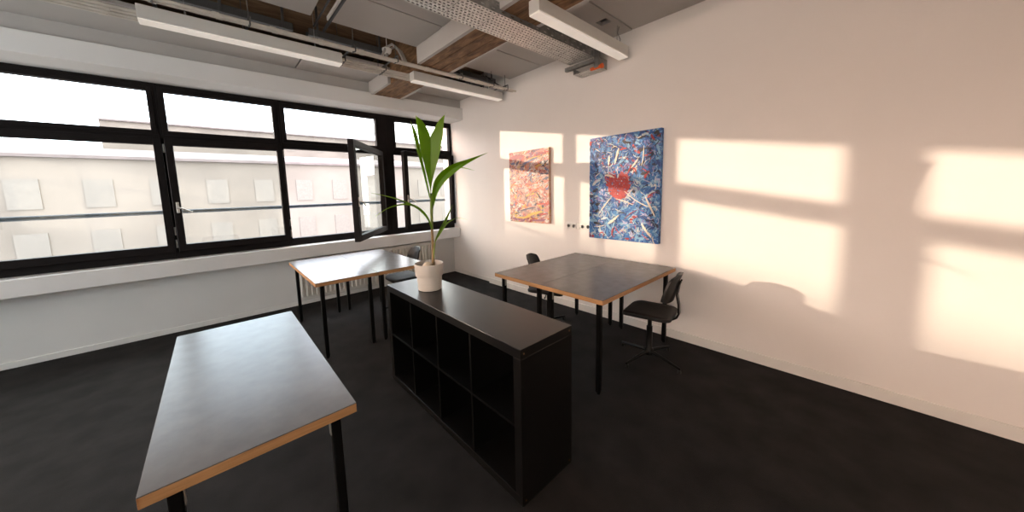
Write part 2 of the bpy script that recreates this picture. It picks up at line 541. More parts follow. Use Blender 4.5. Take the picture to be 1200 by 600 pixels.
# ------------------------------------------------------------------ shelf
SL, SD, SH = 1.4645, 0.388, 0.79
sh = empty('cube_shelf', (SD / 2, SL / 2, 0), label='low black-brown cube shelf with two rows of four open compartments', cat='shelf')
ox, oy = -SD / 2, -SL / 2
T = .048
MB().box(ox, -ox, oy, -oy, SH - T, SH, bevel=.0015).build('top_panel', M['shelf'], sh)
MB().box(ox, -ox, oy, -oy, 0, T, bevel=.0015).build('bottom_panel', M['shelf'], sh)
for y0, y1 in ((oy, oy + T), (-oy - T, -oy)):
    s = MB().box(ox, -ox, y0, y1, T, SH - T, bevel=.0012).build('side_panel', M['shelf'], sh)
    if y0 == oy:
        for x in (ox + .022, -ox - .022):
            for z in (T * .5, SH - T * .5):
                c = MB().tube([(x, oy - .0012, z), (x, oy + .002, z)], .0045, 10)
                c.build('screw_cap', M['cap'], s)
ch = (SH - 2 * T - .016) / 2
MB().box(ox + .002, -ox - .002, oy + T, -oy - T, T + ch, T + ch + .016, bevel=.001).build('shelf_board', M['shelfin'], sh)
cw = (SL - 2 * T - 3 * .016) / 4
for i in range(3):
    y = oy + T + cw + i * (cw + .016)
    d = MB()
    d.box(ox + .003, -ox - .003, y, y + .016, T, T + ch, bevel=.001)
    d.box(ox + .003, -ox - .003, y, y + .016, T + ch + .016, SH - T, bevel=.001)
    d.build('divider', M['shelfin'], sh)

# ------------------------------------------------------------------ tables
TL, TW, TH = 1.30, 0.556, 0.737
def make_table():
    r = empty('work_table', (0, 0, 0))
    th = .036
    tp = MB().box(-TL / 2, TL / 2, -TW / 2, TW / 2, TH - .004, TH, bevel=.0012).build('tabletop', M['top'], r)
    e = MB()
    a, b = TL / 2, TW / 2
    e.box(-a, a, -b, -b + .006, TH - th, TH - .0042, bevel=.0012).box(-a, a, b - .006, b, TH - th, TH - .0042, bevel=.0012)
    e.box(-a, -a + .006, -b, b, TH - th, TH - .0042, bevel=.0012).box(a - .006, a, -b, b, TH - th, TH - .0042, bevel=.0012)
    e.box(-a + .004, a - .004, -b + .004, b - .004, TH - th + .001, TH - .0042)
    e.build('edge_band', M['oak'], tp)
    for sx in (-1, 1):
        for sy in (-1, 1):
            x, y = sx * (a - .062), sy * (b - .062)
            l = MB().box(x - .017, x + .017, y - .017, y + .017, .012, TH - th, bevel=.005)
            l.tube([(x, y, 0), (x, y, .014)], .0145, 12)
            l = l.build('leg', M['blk'], r)
            br = MB().box(x - .009, x + .009, y - sy * .0185 - .002, y - sy * .0185 + .002, TH - th - .085, TH - th, bevel=.001)
            br.build('leg_bracket', M['steel'], l)
    return r
tproto = make_table()
tables = [
    (1.622, .437, 0, 'grey-topped oak-edged table with the swivel chair at its near side, by the blue painting', 'tables pushed together by the painted wall'),
    (1.622, .9955, 0, 'grey-topped oak-edged table of the wall pair nearer the windows, under the pink painting', 'tables pushed together by the painted wall'),
    (.472, 2.80, PI / 2, 'grey-topped oak-edged table by the radiator, with a chair tucked under its right side', 'tables pushed together by the windows'),
    (-.087, 2.80, PI / 2, 'grey-topped oak-edged table by the windows, left of its twin, under the open window sash', 'tables pushed together by the windows'),
    (-.925, .87, PI / 2, 'grey-topped oak-edged table standing alone in the left foreground beside the black shelf', None),
]
for i, (x, y, rz, lab, grp) in enumerate(tables):
    o = tproto if i == 0 else copy_tree(tproto)
    o.location = (x, y, 0); o.rotation_euler = (0, 0, rz)
    tag(o, lab, 'table', grp)

# ------------------------------------------------------------------ chairs (face +y)
def rrect(w, d, r, n=6):
    pts = []
    for cx, cy, a0 in ((w - r, d - r, 0), (-w + r, d - r, 90), (-w + r, -d + r, 180), (w - r, -d + r, 270)):
        for k in range(n + 1):
            a = math.radians(a0 + 90 * k / n)
            pts.append((cx + r * math.cos(a), cy + r * math.sin(a)))
    return pts

def make_chair():
    r = empty('swivel_chair', (0, 0, 0))
    # seat: rounded square pad, dished, front edge rolled down
    seat = MB()
    base = rrect(.195, .19, .075, 6)
    layers = [(.90, .418), (.985, .422), (1.0, .436), (.985, .449), (.93, .455)]
    rings = []
    def sz(x, y, z):
        return z - .012 * max(0, y / .19) ** 3 + .010 * (abs(x) / .195) ** 2 - .006
    for s, z in layers:
        rings.append([seat.bm.verts.new((x * s, y * s, sz(x * s, y * s, z))) for x, y in base])
    for s in (.7, .4, .15):
        rings.append([seat.bm.verts.new((x * s, y * s, sz(x * s, y * s, .456 - .008 * (1 - s)))) for x, y in base])
    for A, B in zip(rings[:-1], rings[1:]):
        for k in range(len(base)):
            f = seat.bm.faces.new((A[k], A[(k + 1) % len(base)], B[(k + 1) % len(base)], B[k])); f.smooth = True
    seat.bm.faces.new(rings[-1]); seat.bm.faces.new(rings[0][::-1])
    seat.build('seat', M['chairpad'], r)
    MB().box(-.09, .09, -.11, .09, .392, .414, bevel=.006).build('seat_plate', M['blk'], r)
    # backrest: curved panel, narrower at the top, leaning back
    nx, nz = 13, 11
    front, back = [], []
    for j in range(nz):
        v = j / (nz - 1)
        z = .565 + .235 * v
        wv = .168 * (1 - .22 * v ** 2) * (1 - .55 * max(0, (v - .80) / .20) ** 3) * (1 - .25 * max(0, (.12 - v) / .12) ** 2)
        rf_, rb_ = [], []
        for i in range(nx):
            u = -1 + 2 * i / (nx - 1)
            x = wv * u
            lean = -.168 - .050 * v - .02 * max(0, v - .75) * 4 * .5
            y = lean + .055 * (abs(x) / .178) ** 2
            rf_.append((x, y + .009, z)); rb_.append((x, y - .009, z))
        front.append(rf_); back.append(rb_)
    b = MB()
    def bgrid(P): return [[b.bm.verts.new(p) for p in row] for row in P]
    F, B = bgrid(front), bgrid(back)
    for j in range(nz - 1):
        for i in range(nx - 1):
            for G in (F, B):
                f = b.bm.faces.new((G[j][i], G[j][i + 1], G[j + 1][i + 1], G[j + 1][i])); f.smooth = True
        for i in (0, nx - 1):
            b.bm.faces.new((F[j][i], F[j + 1][i], B[j + 1][i], B[j][i]))
    for j in (0, nz - 1):
        for i in range(nx - 1):
            b.bm.faces.new((F[j][i], F[j][i + 1], B[j][i + 1], B[j][i]))
    b.build('backrest', M['chair'], r)
    # flat curved bar from under the seat up behind the backrest
    pts = [(0, -.06, .402), (0, -.15, .402), (0, -.180, .408), (0, -.208, .428), (0, -.221, .465), (0, -.216, .54), (0, -.201, .62), (0, -.213, .70), (0, -.227, .745)]
    bar = MB()
    for p0, p1 in [(0, 0)]:
        rows = []
        for k, p in enumerate(pts):
            q0 = Vector(pts[max(0, k - 1)]); q1 = Vector(pts[min(len(pts) - 1, k + 1)])
            d = (q1 - q0).normalized(); nrm = Vector((1, 0, 0)).cross(d)
            P = Vector(p)
            rows.append([P + Vector((-.027, 0, 0)) + nrm * .006, P + Vector((.027, 0, 0)) + nrm * .006,
                         P + Vector((.027, 0, 0)) - nrm * .006, P + Vector((-.027, 0, 0)) - nrm * .006, P + Vector((-.027, 0, 0)) + nrm * .006])
        bar.grid(rows)
        bmesh.ops.remove_doubles(bar.bm, verts=bar.bm.verts[:], dist=1e-5)
    bar.build('back_support', M['blk'], r)
    c = MB()
    c.lathe([(0, .045), (.034, .045), (.034, .095), (.024, .11), (.024, .30), (.017, .302), (.017, .394), (0, .394)], n=20)
    c.build('column', M['blk'], r)
    lv = MB().tube([(.05, 0, .40), (.17, .02, .395), (.21, .025, .392)], [.005, .005, .008], 8)
    lv.build('height_lever', M['blk'], r)
    for k in range(4):
        a = math.radians(-21 + 90 * k)
        dx, dy = math.cos(a), math.sin(a)
        arm = MB().tube([(dx * .02, dy * .02, .075), (dx * .15, dy * .15, .058), (dx * .285, dy * .285, .034)], [.016, .013, .0105], 12)
        arm = arm.build('base_arm', M['blk'], r)
        gl = MB().lathe([(0, 0), (.012, 0), (.013, .005), (.011, .026), (0, .028)], c=(dx * .275, dy * .275, 0), n=14)
        gl.build('glide', M['tip'], arm)
    return r
cproto = make_chair()
chairs = [
    (1.795, .185, math.radians(8), 'black swivel chair in full view at the wall table, under the blue painting'),
    (1.70, 1.225, math.radians(202), 'black swivel chair mostly hidden behind the wall tables, only its backrest top showing'),
    (.80, 2.885, math.radians(87), 'black swivel chair tucked under the window table in front of the radiator'),
]
for i, (x, y, rz, lab) in enumerate(chairs):
    o = cproto if i == 0 else copy_tree(cproto)
    o.location = (x, y, 0); o.rotation_euler = (0, 0, rz)
    tag(o, lab, 'chair', 'black swivel chairs')

# ------------------------------------------------------------------ plant
PX, PY, PZ = .192, 1.122, SH
plant = empty('potted_palm', (PX, PY, PZ), label='young coconut palm in a cream ceramic pot on the black shelf', cat='plant')
NV = Vector((.4895, .8720, 0)); RV = Vector((.8720, -.4895, 0))   # plant's own axes: depth and right
def L(s, z, d=0.0):
    return RV * s + NV * d + Vector((0, 0, z - PZ))
pm = MB().lathe([(0, .0), (.080, .0), (.0865, .004), (.0925, .1060), (.1000, .1066), (.1010, .1085), (.1065, .188), (.1065, .194), (.104, .197), (.1005, .194), (.0985, .165), (.0985, .150), (0, .150)], n=56)
pm.build('pot', M['pot'], plant)
so = MB()
random.seed(4)
rings = []
for r_ in (0, .03, .06, .0985):
    rings.append([(r_ * math.cos(2 * PI * k / 24), r_ * math.sin(2 * PI * k / 24), .158 + random.uniform(-.004, .006) if r_ < .09 else .157) for k in range(25)])
so.grid([[*r_[:24], r_[0]] for r_ in rings])
bmesh.ops.remove_doubles(so.bm, verts=so.bm.verts[:], dist=1e-5)
so.build('soil', M['soil'], plant)
nut = MB()
cn = L(-.012, .966, -.035)
prof = []
for k in range(13):
    t = k / 12
    prof.append((max(.0, .025 * math.sin(PI * t) ** .8), -.04 + .08 * t))
nut.lathe(prof, n=20)
nut.xform(Matrix.Translation(cn + Vector((0, 0, .012))) @ Matrix.Rotation(math.radians(-30), 4, 'Z') @ Matrix.Rotation(math.radians(75), 4, 'Y'))
nut.build('coconut', M['husk'], plant)
stm = MB().tube([L(.031, .945), L(.033, .99), L(.0345, 1.06), L(.0352, 1.15), L(.036, 1.245)], [.0125, .0115, .010, .0095, .009], 12)
stm.build('stem', M['stem'], plant)
gst = MB().tube([L(.036, 1.24), L(.038, 1.33), L(.041, 1.42), L(.040, 1.50)], [.0092, .0105, .0115, .007], 12)
gst.tube([L(.037, 1.02, -.004), L(.045, 1.10, -.012), L(.055, 1.15, -.016)], [.006, .006, .005], 8)
gst.build('leaf_sheath', M['gstem'], plant)

def resample(pl, n):
    pl = [Vector((*p, 0)) if len(p) == 2 else Vector(p) for p in pl]
    # Catmull-Rom then arc-length resample
    dense = []
    for i in range(len(pl) - 1):
        p0 = pl[max(0, i - 1)]; p1 = pl[i]; p2 = pl[i + 1]; p3 = pl[min(len(pl) - 1, i + 2)]
        for k in range(12):
            t = k / 12
            dense.append(.5 * ((2 * p1) + (-p0 + p2) * t + (2 * p0 - 5 * p1 + 4 * p2 - p3) * t * t + (-p0 + 3 * p1 - 3 * p2 + p3) * t ** 3))
    dense.append(pl[-1])
    acc = [0]
    for a, b in zip(dense[:-1], dense[1:]): acc.append(acc[-1] + (b - a).length)
    out = []
    j = 0
    for k in range(n):
        s = acc[-1] * k / (n - 1)
        while j < len(acc) - 2 and acc[j + 1] < s: j += 1
        f = (s - acc[j]) / max(1e-9, acc[j + 1] - acc[j])
        out.append(dense[j].lerp(dense[j + 1], max(0, min(1, f))))
    return out

def blade(name, e1, e2, dfun, m, parent, n=26, k=7, pleat=.0022, fold=0.0):
    """leaf between two edge curves e1, e2 (each list of (s, z)), dfun(t, u) gives depth; solid sheet with thickness"""
    A, B = resample(e1, n), resample(e2, n)
    mb = MB()
    uvs = {}
    G = [[], []]
    for side in (0, 1):
        for i in range(n):
            t = i / (n - 1)
            row = []
            wloc = (B[i] - A[i]).length
            for j in range(k):
                u = j / (k - 1)
                p = A[i].lerp(B[i], u)
                d = dfun(t, u) + fold * wloc * (1 - abs(2 * u - 1)) + (pleat if j % 2 else 0) * min(1, wloc / .03) + (.0007 if side else -.0007)
                vtx = mb.bm.verts.new(L(p.x, p.y, d))
                uvs[vtx] = (u, t)
                row.append(vtx)
            G[side].append(row)
        for i in range(n - 1):
            for j in range(k - 1):
                f = mb.bm.faces.new((G[side][i][j], G[side][i][j + 1], G[side][i + 1][j + 1], G[side][i + 1][j]))
                f.smooth = True
    for i in range(n - 1):
        for j in (0, k - 1):
            mb.bm.faces.new((G[0][i][j], G[0][i + 1][j], G[1][i + 1][j], G[1][i][j]))
    lay = mb.bm.loops.layers.uv.new('UVMap')
    for f in mb.bm.faces:
        for lp in f.loops:
            lp[lay].uv = uvs[lp.vert]
    return mb.build(name, m, parent)

# the big forked leaf: left and right lobes joined along the middle rib
A_mid = [(.0363, 1.462), (.0418, 1.5296), (.0451, 1.6192), (.0483, 1.7082), (.0526, 1.8183), (.0552, 1.8947)]
A_Lin = A_mid + [(.041, 1.938), (.0059, 1.9968), (-.0375, 2.0313)]
A_Lout = [(.0341, 1.462), (.0360, 1.5297), (.0196, 1.6197), (.002, 1.7087), (-.0196, 1.8184), (-.0318, 1.9373), (-.0375, 2.0313)]
A_Rin = A_mid + [(.0793, 1.9383), (.1152, 1.9983), (.1671, 2.0478)]
A_Rout = [(.0385, 1.4619), (.0463, 1.552), (.0773, 1.6633), (.1098, 1.763), (.1376, 1.8841), (.1546, 2.0151), (.1671, 2.0478)]


def lobe(e_out, e_in, sgn):
    return blade('leaf', e_out, e_in, lambda t, u: -.01 - .05 * t * t - .035 * (1 - u) * min(1, 2 * t), M['leaf'], plant, n=30, k=9)
lobe(A_Lout, A_Lin, -1)
lobe(A_Rout, A_Rin, 1)
blade('leaf', [(.0285, 1.4622), (-.0025, 1.6201), (-.0376, 1.7857), (-.0631, 1.9156), (-.0785, 2.0243)],
      [(.0363, 1.462), (.0141, 1.6198), (-.0153, 1.7965), (-.0382, 1.9372), (-.0760, 2.0243)],
      lambda t, u: .01 + .05 * t + .05 * u * t, M['leaf'], plant, fold=.3)
blade('leaf', [(-.030, 1.75), (-.0405, 1.7857), (-.0715, 1.8833), (-.0983, 1.9634)],
      [(-.026, 1.75), (-.036, 1.7857), (-.0680, 1.8833), (-.0973, 1.9634)],
      lambda t, u: .03 + .06 * t, M['leaf2'], plant, n=12, k=3, pleat=0)
blade('leaf', [(.036, 1.38), (.0374, 1.4165), (.0441, 1.4844), (.068, 1.5852), (.1215, 1.6515), (.2028, 1.7009), (.3305, 1.7391), (.4546, 1.778)],
      [(.042, 1.37), (.0599, 1.4157), (.0861, 1.4945), (.1287, 1.5613), (.1997, 1.6277), (.2824, 1.6887), (.3771, 1.741), (.4546, 1.778)],
      lambda t, u: -.02 - .10 * t * (1 - .3 * t) + .03 * u, M['leaf'], plant, n=34, k=7, fold=.35)
blade('leaf', [(.245, 1.672), (.259, 1.6787), (.3046, 1.6670), (.3506, 1.6514)],
      [(.240, 1.664), (.259, 1.6722), (.3046, 1.6630), (.3506, 1.6509)],
      lambda t, u: -.075 - .03 * t, M['leaf'], plant, n=12, k=3, pleat=0)
def strand(name, pts, ws, m, d0, d1, par=None):
    P = resample(pts, 22)
    e1, e2 = [], []
    for i, p in enumerate(P):
        q = P[min(21, i + 1)] - P[max(0, i - 1)]
        nrm = Vector((-q.y, q.x, 0)).normalized()
        wv = resample([(w_, 0) for w_ in ws], 22)[i].x
        e1.append(tuple((p + nrm * wv)[:2])); e2.append(tuple((p - nrm * wv)[:2]))
    return blade(name, e1, e2, lambda t, u: d0 + (d1 - d0) * t, m, par or plant, n=24, k=5, pleat=.0008, fold=.35)
strand('leaf', [(.0355, 1.225), (.0298, 1.2642), (.0001, 1.3362), (-.052, 1.3967), (-.1163, 1.4283), (-.1926, 1.4243), (-.2582, 1.4044), (-.3292, 1.3583)],
       [.005, .009, .0085, .008, .007, .006, .004, .0008], M['leaf2'], -.005, -.16)
strand('leaf', [(-.085, 1.418), (-.1161, 1.4328), (-.2114, 1.4695), (-.2951, 1.4942), (-.3777, 1.5141)],
       [.003, .005, .005, .0035, .0007], M['leaf2'], -.03, .05)
strand('leaf', [(.0530, 1.145), (.0849, 1.2064), (.1218, 1.2628), (.1644, 1.3422), (.1972, 1.4104)], [.004, .012, .013, .010, .0008], M['leaf2'], -.016, .05)
strand('leaf', [(.0600, 1.160), (.0760, 1.1838), (.1099, 1.2440), (.1461, 1.2850), (.2050, 1.3173)], [.003, .008, .010, .009, .0008], M['leaf2'], -.018, -.09)
strand('leaf', [(.180, 1.30), (.205, 1.3173), (.24, 1.315), (.285, 1.305)], [.0006, .0014, .0012, .0004], M['leaf'], -.08, -.11)

# ------------------------------------------------------------------ paintings
def painting(y0, y1, z0, z1, depth, label, base, draw):
    W, H = y0 - y1, z1 - z0
    yc, zc = (y0 + y1) / 2, (z0 + z1) / 2
    r = empty('canvas_picture', (XW - .003, yc, z0), label=label, cat='painting')
    MB().box(-depth, 0, -W / 2, W / 2, 0, H, bevel=.003).build('canvas', base, r)
    strokes, pal = draw(W, H)
    mats = []
    for i, c in enumerate(pal):
        mats.append(mat('paint_%d' % len(bpy.data.materials), c, .5, var=.12, scale=40))
    mb = MB()
    for k, (poly, ci) in enumerate(strokes):
        off = depth + .0004 + .0000035 * k
        mb.mat = ci
        # poly: list of (left, right) pairs in (a, b): a from left edge, b from bottom
        rows = []
        for (la, lb), (ra, rb_) in poly:
            f = lambda a, b: (min(max(a, .001), W - .001), min(max(b, .001), H - .001))
            la, lb = f(la, lb); ra, rb_ = f(ra, rb_)
            rows.append([(-off, W / 2 - la, lb), (-off, W / 2 - ra, rb_)])
        mb.grid(rows, smooth=False)
    mb.build('paint', mats, r, recalc=False)
    return r

def stroke(rnd, a, b, ang, ln, wd, curve=0.0, n=7, taper=.6, wob=.25):
    pts = []
    x, y, th = a - math.cos(ang) * ln / 2, b - math.sin(ang) * ln / 2, ang - curve / 2
    for i in range(n):
        t = i / (n - 1)
        w_ = wd * (1 - taper * abs(2 * t - 1) ** 2) * (1 + rnd.uniform(-wob, wob)) / 2
        nx_, ny_ = -math.sin(th), math.cos(th)
        pts.append(((x + nx_ * w_, y + ny_ * w_), (x - nx_ * w_, y - ny_ * w_)))
        x += math.cos(th) * ln / (n - 1); y += math.sin(th) * ln / (n - 1)
        th += curve / (n - 1)
    return pts

def draw_blue(W, H):
    rnd = random.Random(11)
    pal = [(.012, .02, .06), (.012, .05, .19), (.018, .10, .34), (.05, .21, .47), (.20, .40, .58), (.48, .58, .62), (.70, .64, .53), (.34, .025, .03), (.44, .04, .035), (.012, .012, .02), (.16, .16, .36), (.40, .40, .58)]
    S = []
    def pick(ws):
        return rnd.choices(range(12), ws)[0]
    for i in range(520):
        a, b = rnd.uniform(0, W), rnd.uniform(0, H)
        v = b / H
        ws = [3, 6, 6, 4, 2, .8, .25, .5, .2, 1.2, 2.5, 1.0] if v > .62 else [1.0, 2.6, 6, 8, 5.5, 2, .5, .35, .2, .5, 1.6, 2.0]
        S.append((stroke(rnd, a, b, rnd.uniform(-1.6, 1.6) * .8 + rnd.choice((0, PI)), rnd.uniform(.04, .15), rnd.uniform(.012, .04), rnd.uniform(-2.4, 2.4)), pick(ws)))
    for i in range(950):
        a, b = rnd.uniform(0, W), rnd.uniform(0, H)
        v = b / H
        ws = [4, 4, 4, 3, 2.5, 2, .9, 1.2, .6, 3, 1.5, 1.2] if v > .62 else [2, 3, 5, 6, 5, 3.2, 1.2, .9, .5, 1.6, 1, 1.6]
        S.append((stroke(rnd, a, b, rnd.uniform(0, 2 * PI), rnd.uniform(.025, .10), rnd.uniform(.003, .010), rnd.uniform(-3.5, 3.5), n=9), pick(ws)))
    # red haze and heart
    hx, hy = W * .46, H * .52
    for i in range(70):
        a, b = hx + rnd.gauss(0, .085), hy + .03 + rnd.gauss(0, .085)
        S.append((stroke(rnd, a, b, rnd.uniform(0, 2 * PI), rnd.uniform(.03, .09), rnd.uniform(.006, .018), rnd.uniform(-2, 2)), rnd.choice((7, 8, 11, 5, 10))))
    def inside(a, b):
        x, y = (a - hx + .01 + .12 * (b - hy)) / .135, (b - (hy - .03)) / .165
        return (x * x + y * y - .75) ** 3 - 1.1 * x * x * y ** 3 < .0
    n = 0
    while n < 420:
        a, b = hx + rnd.uniform(-.16, .16), hy + rnd.uniform(-.19, .16)
        if inside(a, b):
            S.append((stroke(rnd, a, b, rnd.gauss(1.1, .8), rnd.uniform(.018, .038), rnd.uniform(.011, .021), rnd.uniform(-1.2, 1.2)), rnd.choices((8, 7, 5, 3), (8, 5, .15, .15))[0]))
            n += 1
    for i in range(7):
        S.append((stroke(rnd, hx + .012 + .004 * i, hy - .145 + .012 * i, 1.75 + .1 * i - .3, .075, .016, rnd.uniform(-.3, .3)), rnd.choice((7, 8, 8))))
    S.append((stroke(rnd, hx - .02, hy + .125, 1.5, .07, .03, .2), 2)); S.append((stroke(rnd, hx - .012, hy + .105, 1.4, .05, .016, .2), 5))
    for i in range(60):
        t = rnd.uniform(0, 2 * PI)
        S.append((stroke(rnd, hx + .160 * math.cos(t) + rnd.gauss(0, .015), hy - .01 + .185 * math.sin(t) + rnd.gauss(0, .015), rnd.uniform(0, PI), rnd.uniform(.03, .08), rnd.uniform(.005, .012), rnd.uniform(-3, 3)), rnd.choice((2, 3, 5, 10, 11, 4, 1, 6))))
    # broad cream slashes
    for a, b, an, ln, wd in ((.55, .40, -.55, .30, .012), (.69, .33, -1.1, .22, .018), (.42, .37, -.35, .2, .012), (.20, .33, .9, .26, .012), (.30, .20, .7, .16, .026), (.66, .12, -.9, .17, .026),
                             (.33, .80, 1.3, .17, .022), (.52, .72, .9, .12, .014), (.60, .78, 1.5, .2, .012), (.24, .77, 1.5, .10, .022), (.25, .615, -.3, .12, .02), (.13, .13, .2, .13, .01), (.47, .45, .9, .16, .010)):
        S.append((stroke(rnd, a * W / .775, b * H / 1.0 if b < 1 else b, an, ln, wd, rnd.uniform(-.4, .4), n=9, wob=.35), 6))
    for a, b, an, ln, wd, c in ((.46, .67, 1.2, .12, .02, 7), (.40, .855, .1, .08, .02, 7), (.66, .61, .9, .09, .03, 7), (.62, .63, .3, .07, .03, 9), (.70, .93, -1, .07, .02, 7), (.73, .965, .3, .05, .03, 9), (.59, .94, .3, .08, .02, 9), (.43, .93, -.3, .08, .03, 9), (.02, .95, 1.2, .05, .03, 7), (.5, .25, .6, .18, .008, 7), (.46, .03, .1, .05, .02, 7), (.07, .47, 0, .05, .03, 9), (.1, .28, .5, .06, .03, 9), (.1, .15, -.2, .08, .03, 9), (.52, .47, 0, .03, .03, 9), (.30, .08, 1.4, .10, .018, 7)):
        S.append((stroke(rnd, a * W / .775, b * H, an, ln, wd, rnd.uniform(-1.5, 1.5)), c))
    return S, pal

def draw_pink(W, H):
    rnd = random.Random(5)
    pal = [(.46, .17, .14), (.50, .28, .23), (.54, .43, .39), (.54, .34, .06), (.46, .055, .035), (.26, .025, .03), (.06, .05, .09), (.10, .12, .22), (.56, .15, .04), (.30, .21, .19), (.58, .53, .48), (.015, .015, .025), (.22, .07, .12)]
    S = []
    for i in range(420):
        a, b = rnd.uniform(0, W), rnd.uniform(0, H)
        v = b / H
        if v > .90: ws = [2, 1, 1, 2, 4, 6, 1, 1, 1, .5, 1, .6, 4]
        elif v > .80: ws = [2, 2, 3, 3, 1, 1, 2, 3, 1, 2, 2, 1, 2]
        elif v < .10: ws = [2, 1, 2, 5, 1, 2, 1, 2, 1, 2, 3, .5, 5]
        elif v < .25: ws = [5, 4, 4, 3, 1, .6, 1, 1.4, 2, 4, 4, .6, 1.5]
        else: ws = [7, 6, 6, 1.8, 2, .8, .9, 1.2, 2.4, 2.6, 4.5, .8, 1.2]
        S.append((stroke(rnd, a, b, rnd.gauss(.15, .55), rnd.uniform(.05, .17), rnd.uniform(.014, .045), rnd.uniform(-1.6, 1.6)), rnd.choices(range(13), ws)[0]))
    for i in range(620):
        a, b = rnd.uniform(0, W), rnd.uniform(0, H)
        v = b / H
        ws = [3, 3, 4, 1.8, 3, 1, 2.6, 2.4, 2.2, 2, 4.5, 2.4, 1.4]
        S.append((stroke(rnd, a, b, rnd.gauss(.3, .9), rnd.uniform(.025, .09), rnd.uniform(.003, .011), rnd.uniform(-2.5, 2.5)), rnd.choices(range(13), ws)[0]))
    sp = [(.15, .93, .05, .28, .05, 5), (.42, .92, 1.5, .08, .05, 12), (.40, .85, .25, .28, .028, 7), (.52, .88, .15, .20, .018, 11), (.47, .89, .1, .24, .014, 3), (.60, .92, .05, .18, .03, 5), (.60, .965, .05, .2, .03, 0),
          (.62, .80, 1.4, .07, .05, 10), (.60, .82, 0, .02, .03, 11), (.66, .82, 0, .02, .03, 11), (.63, .77, .2, .04, .016, 11), (.08, .845, .1, .08, .03, 7), (.55, .78, .2, .14, .02, 3),
          (.55, .37, -.9, .10, .02, 11), (.25, .42, -.8, .09, .012, 11), (.60, .27, .1, .18, .022, 4), (.62, .13, .1, .16, .016, 4), (.45, .10, .25, .4, .03, 3), (.25, .08, .1, .3, .03, 3), (.55, .045, .1, .24, .035, 12), (.15, .05, .0, .2, .03, 12),
          (.36, .27, 1.0, .10, .014, 7), (.42, .27, -1.0, .10, .014, 10), (.62, .23, 1.5, .04, .03, 11), (.62, .18, 1.5, .05, .02, 7), (.5, .45, .3, .2, .016, 8), (.35, .19, .2, .3, .02, 6)]
    for a, b, an, ln, wd, c in sp:
        S.append((stroke(rnd, a, b * H, an, ln, wd, rnd.uniform(-.5, .5)), c))
    return S, pal

base_blue = ground_paint_mat('blue_ground', [(.30, (.012, .025, .09)), (.45, (.02, .11, .35)), (.55, (.06, .22, .48)), (.66, (.30, .45, .58)), (.75, (.04, .14, .38))], 9, dist=3)
base_pink = ground_paint_mat('pink_ground', [(.30, (.42, .08, .05)), (.42, (.50, .22, .17)), (.52, (.55, .40, .33)), (.62, (.55, .34, .08)), (.72, (.22, .12, .17))], 8, stretch=(1, .7, 1.6), dist=2.5)
painting(2.438, 1.714, 1.058, 2.042, .042, 'pink and yellow abstract canvas, smaller of the two on the wall, nearer the windows', base_pink, draw_pink)
painting(1.115, .342, .934, 2.060, .05, 'large blue abstract canvas with a red heart hanging on the wall', base_blue, draw_blue)

# ------------------------------------------------------------------ wall sockets between the paintings
def socket(name, yc, w_, holes, label, cat):
    r = empty(name, (XW, yc, 1.05), label=label, cat=cat)
    pl = MB().box(-.011, 0, -w_ / 2, w_ / 2, -.037, .037, bevel=.004)
    pl.build('cover_plate', M['white'], r)
    for y, dark in holes:
        s = MB().lathe([(0, 0), (.0195, 0), (.0205, .004), (.018, .005), (.0165, -.002) if not dark else (.0165, .002), (0, -.002) if not dark else (0, .002)], n=22)
        s.xform(Matrix.Translation((-.011, y, 0)) @ Matrix.Rotation(-PI / 2, 4, 'Y'))
        s.build('socket_cup', M['cup'] if not dark else M['dark'], r)
    return r
socket('wall_socket', 1.395, .150, ((.037, False), (-.037, False)), 'white double wall socket left of the other, beside the pink painting', 'socket')
socket('wall_switch', 1.292, .040, (), 'narrow white blank plate between the two wall sockets', 'switch')
socket('wall_socket', 1.195, .150, ((.037, False), (-.037, True)), 'white wall socket with a black opening, beside the blue painting', 'socket')

# ------------------------------------------------------------------ ceiling services
def pendant(x0, x1, y, z0, label, cables, ztop=ZP):
    r = empty('pendant_lamp', ((x0 + x1) / 2, y, z0), label=label, cat='lamp', group=None)
    hl = (x1 - x0) / 2
    MB().box(-hl, hl, -.05, .05, .012, .108, bevel=.003).build('housing', M['lampbody'], r)
    MB().box(-hl + .002, hl - .002, -.0485, .0485, 0, .013, bevel=.003).build('diffuser', M['diffuser'], r)
    for x in cables:
        c = MB().tube([(x - (x0 + x1) / 2, 0, .105), (x - (x0 + x1) / 2, 0, ztop - z0 + .002)], .0025, 6)
        c.tube([(x - (x0 + x1) / 2, 0, .105), (x - (x0 + x1) / 2, 0, .15)], .006, 8)
        c.build('suspension_cable', M['wire'], r)
    return r
pendant(.90, 2.285, 2.555, 2.79, 'white linear pendant lamp below the pipes near the windows, ending at the painted wall', (1.15, 2.05), ZS)
pendant(-1.26, .125, 2.555, 2.79, 'white linear pendant lamp under the pipes at the left edge, in line with its twin', (-1.0, -.10), ZS)
l2 = pendant(.945, 2.30, .725, 2.79, 'large near white linear pendant lamp beside the perforated cable tray', (1.2, 2.16), ZP)
fx = MB().tube([(.58, .0, .10), (.585, -.01, .16), (.565, .01, .22), (.575, .0, .281)], .004, 7)
fx.build('power_cable', M['wire'], l2)

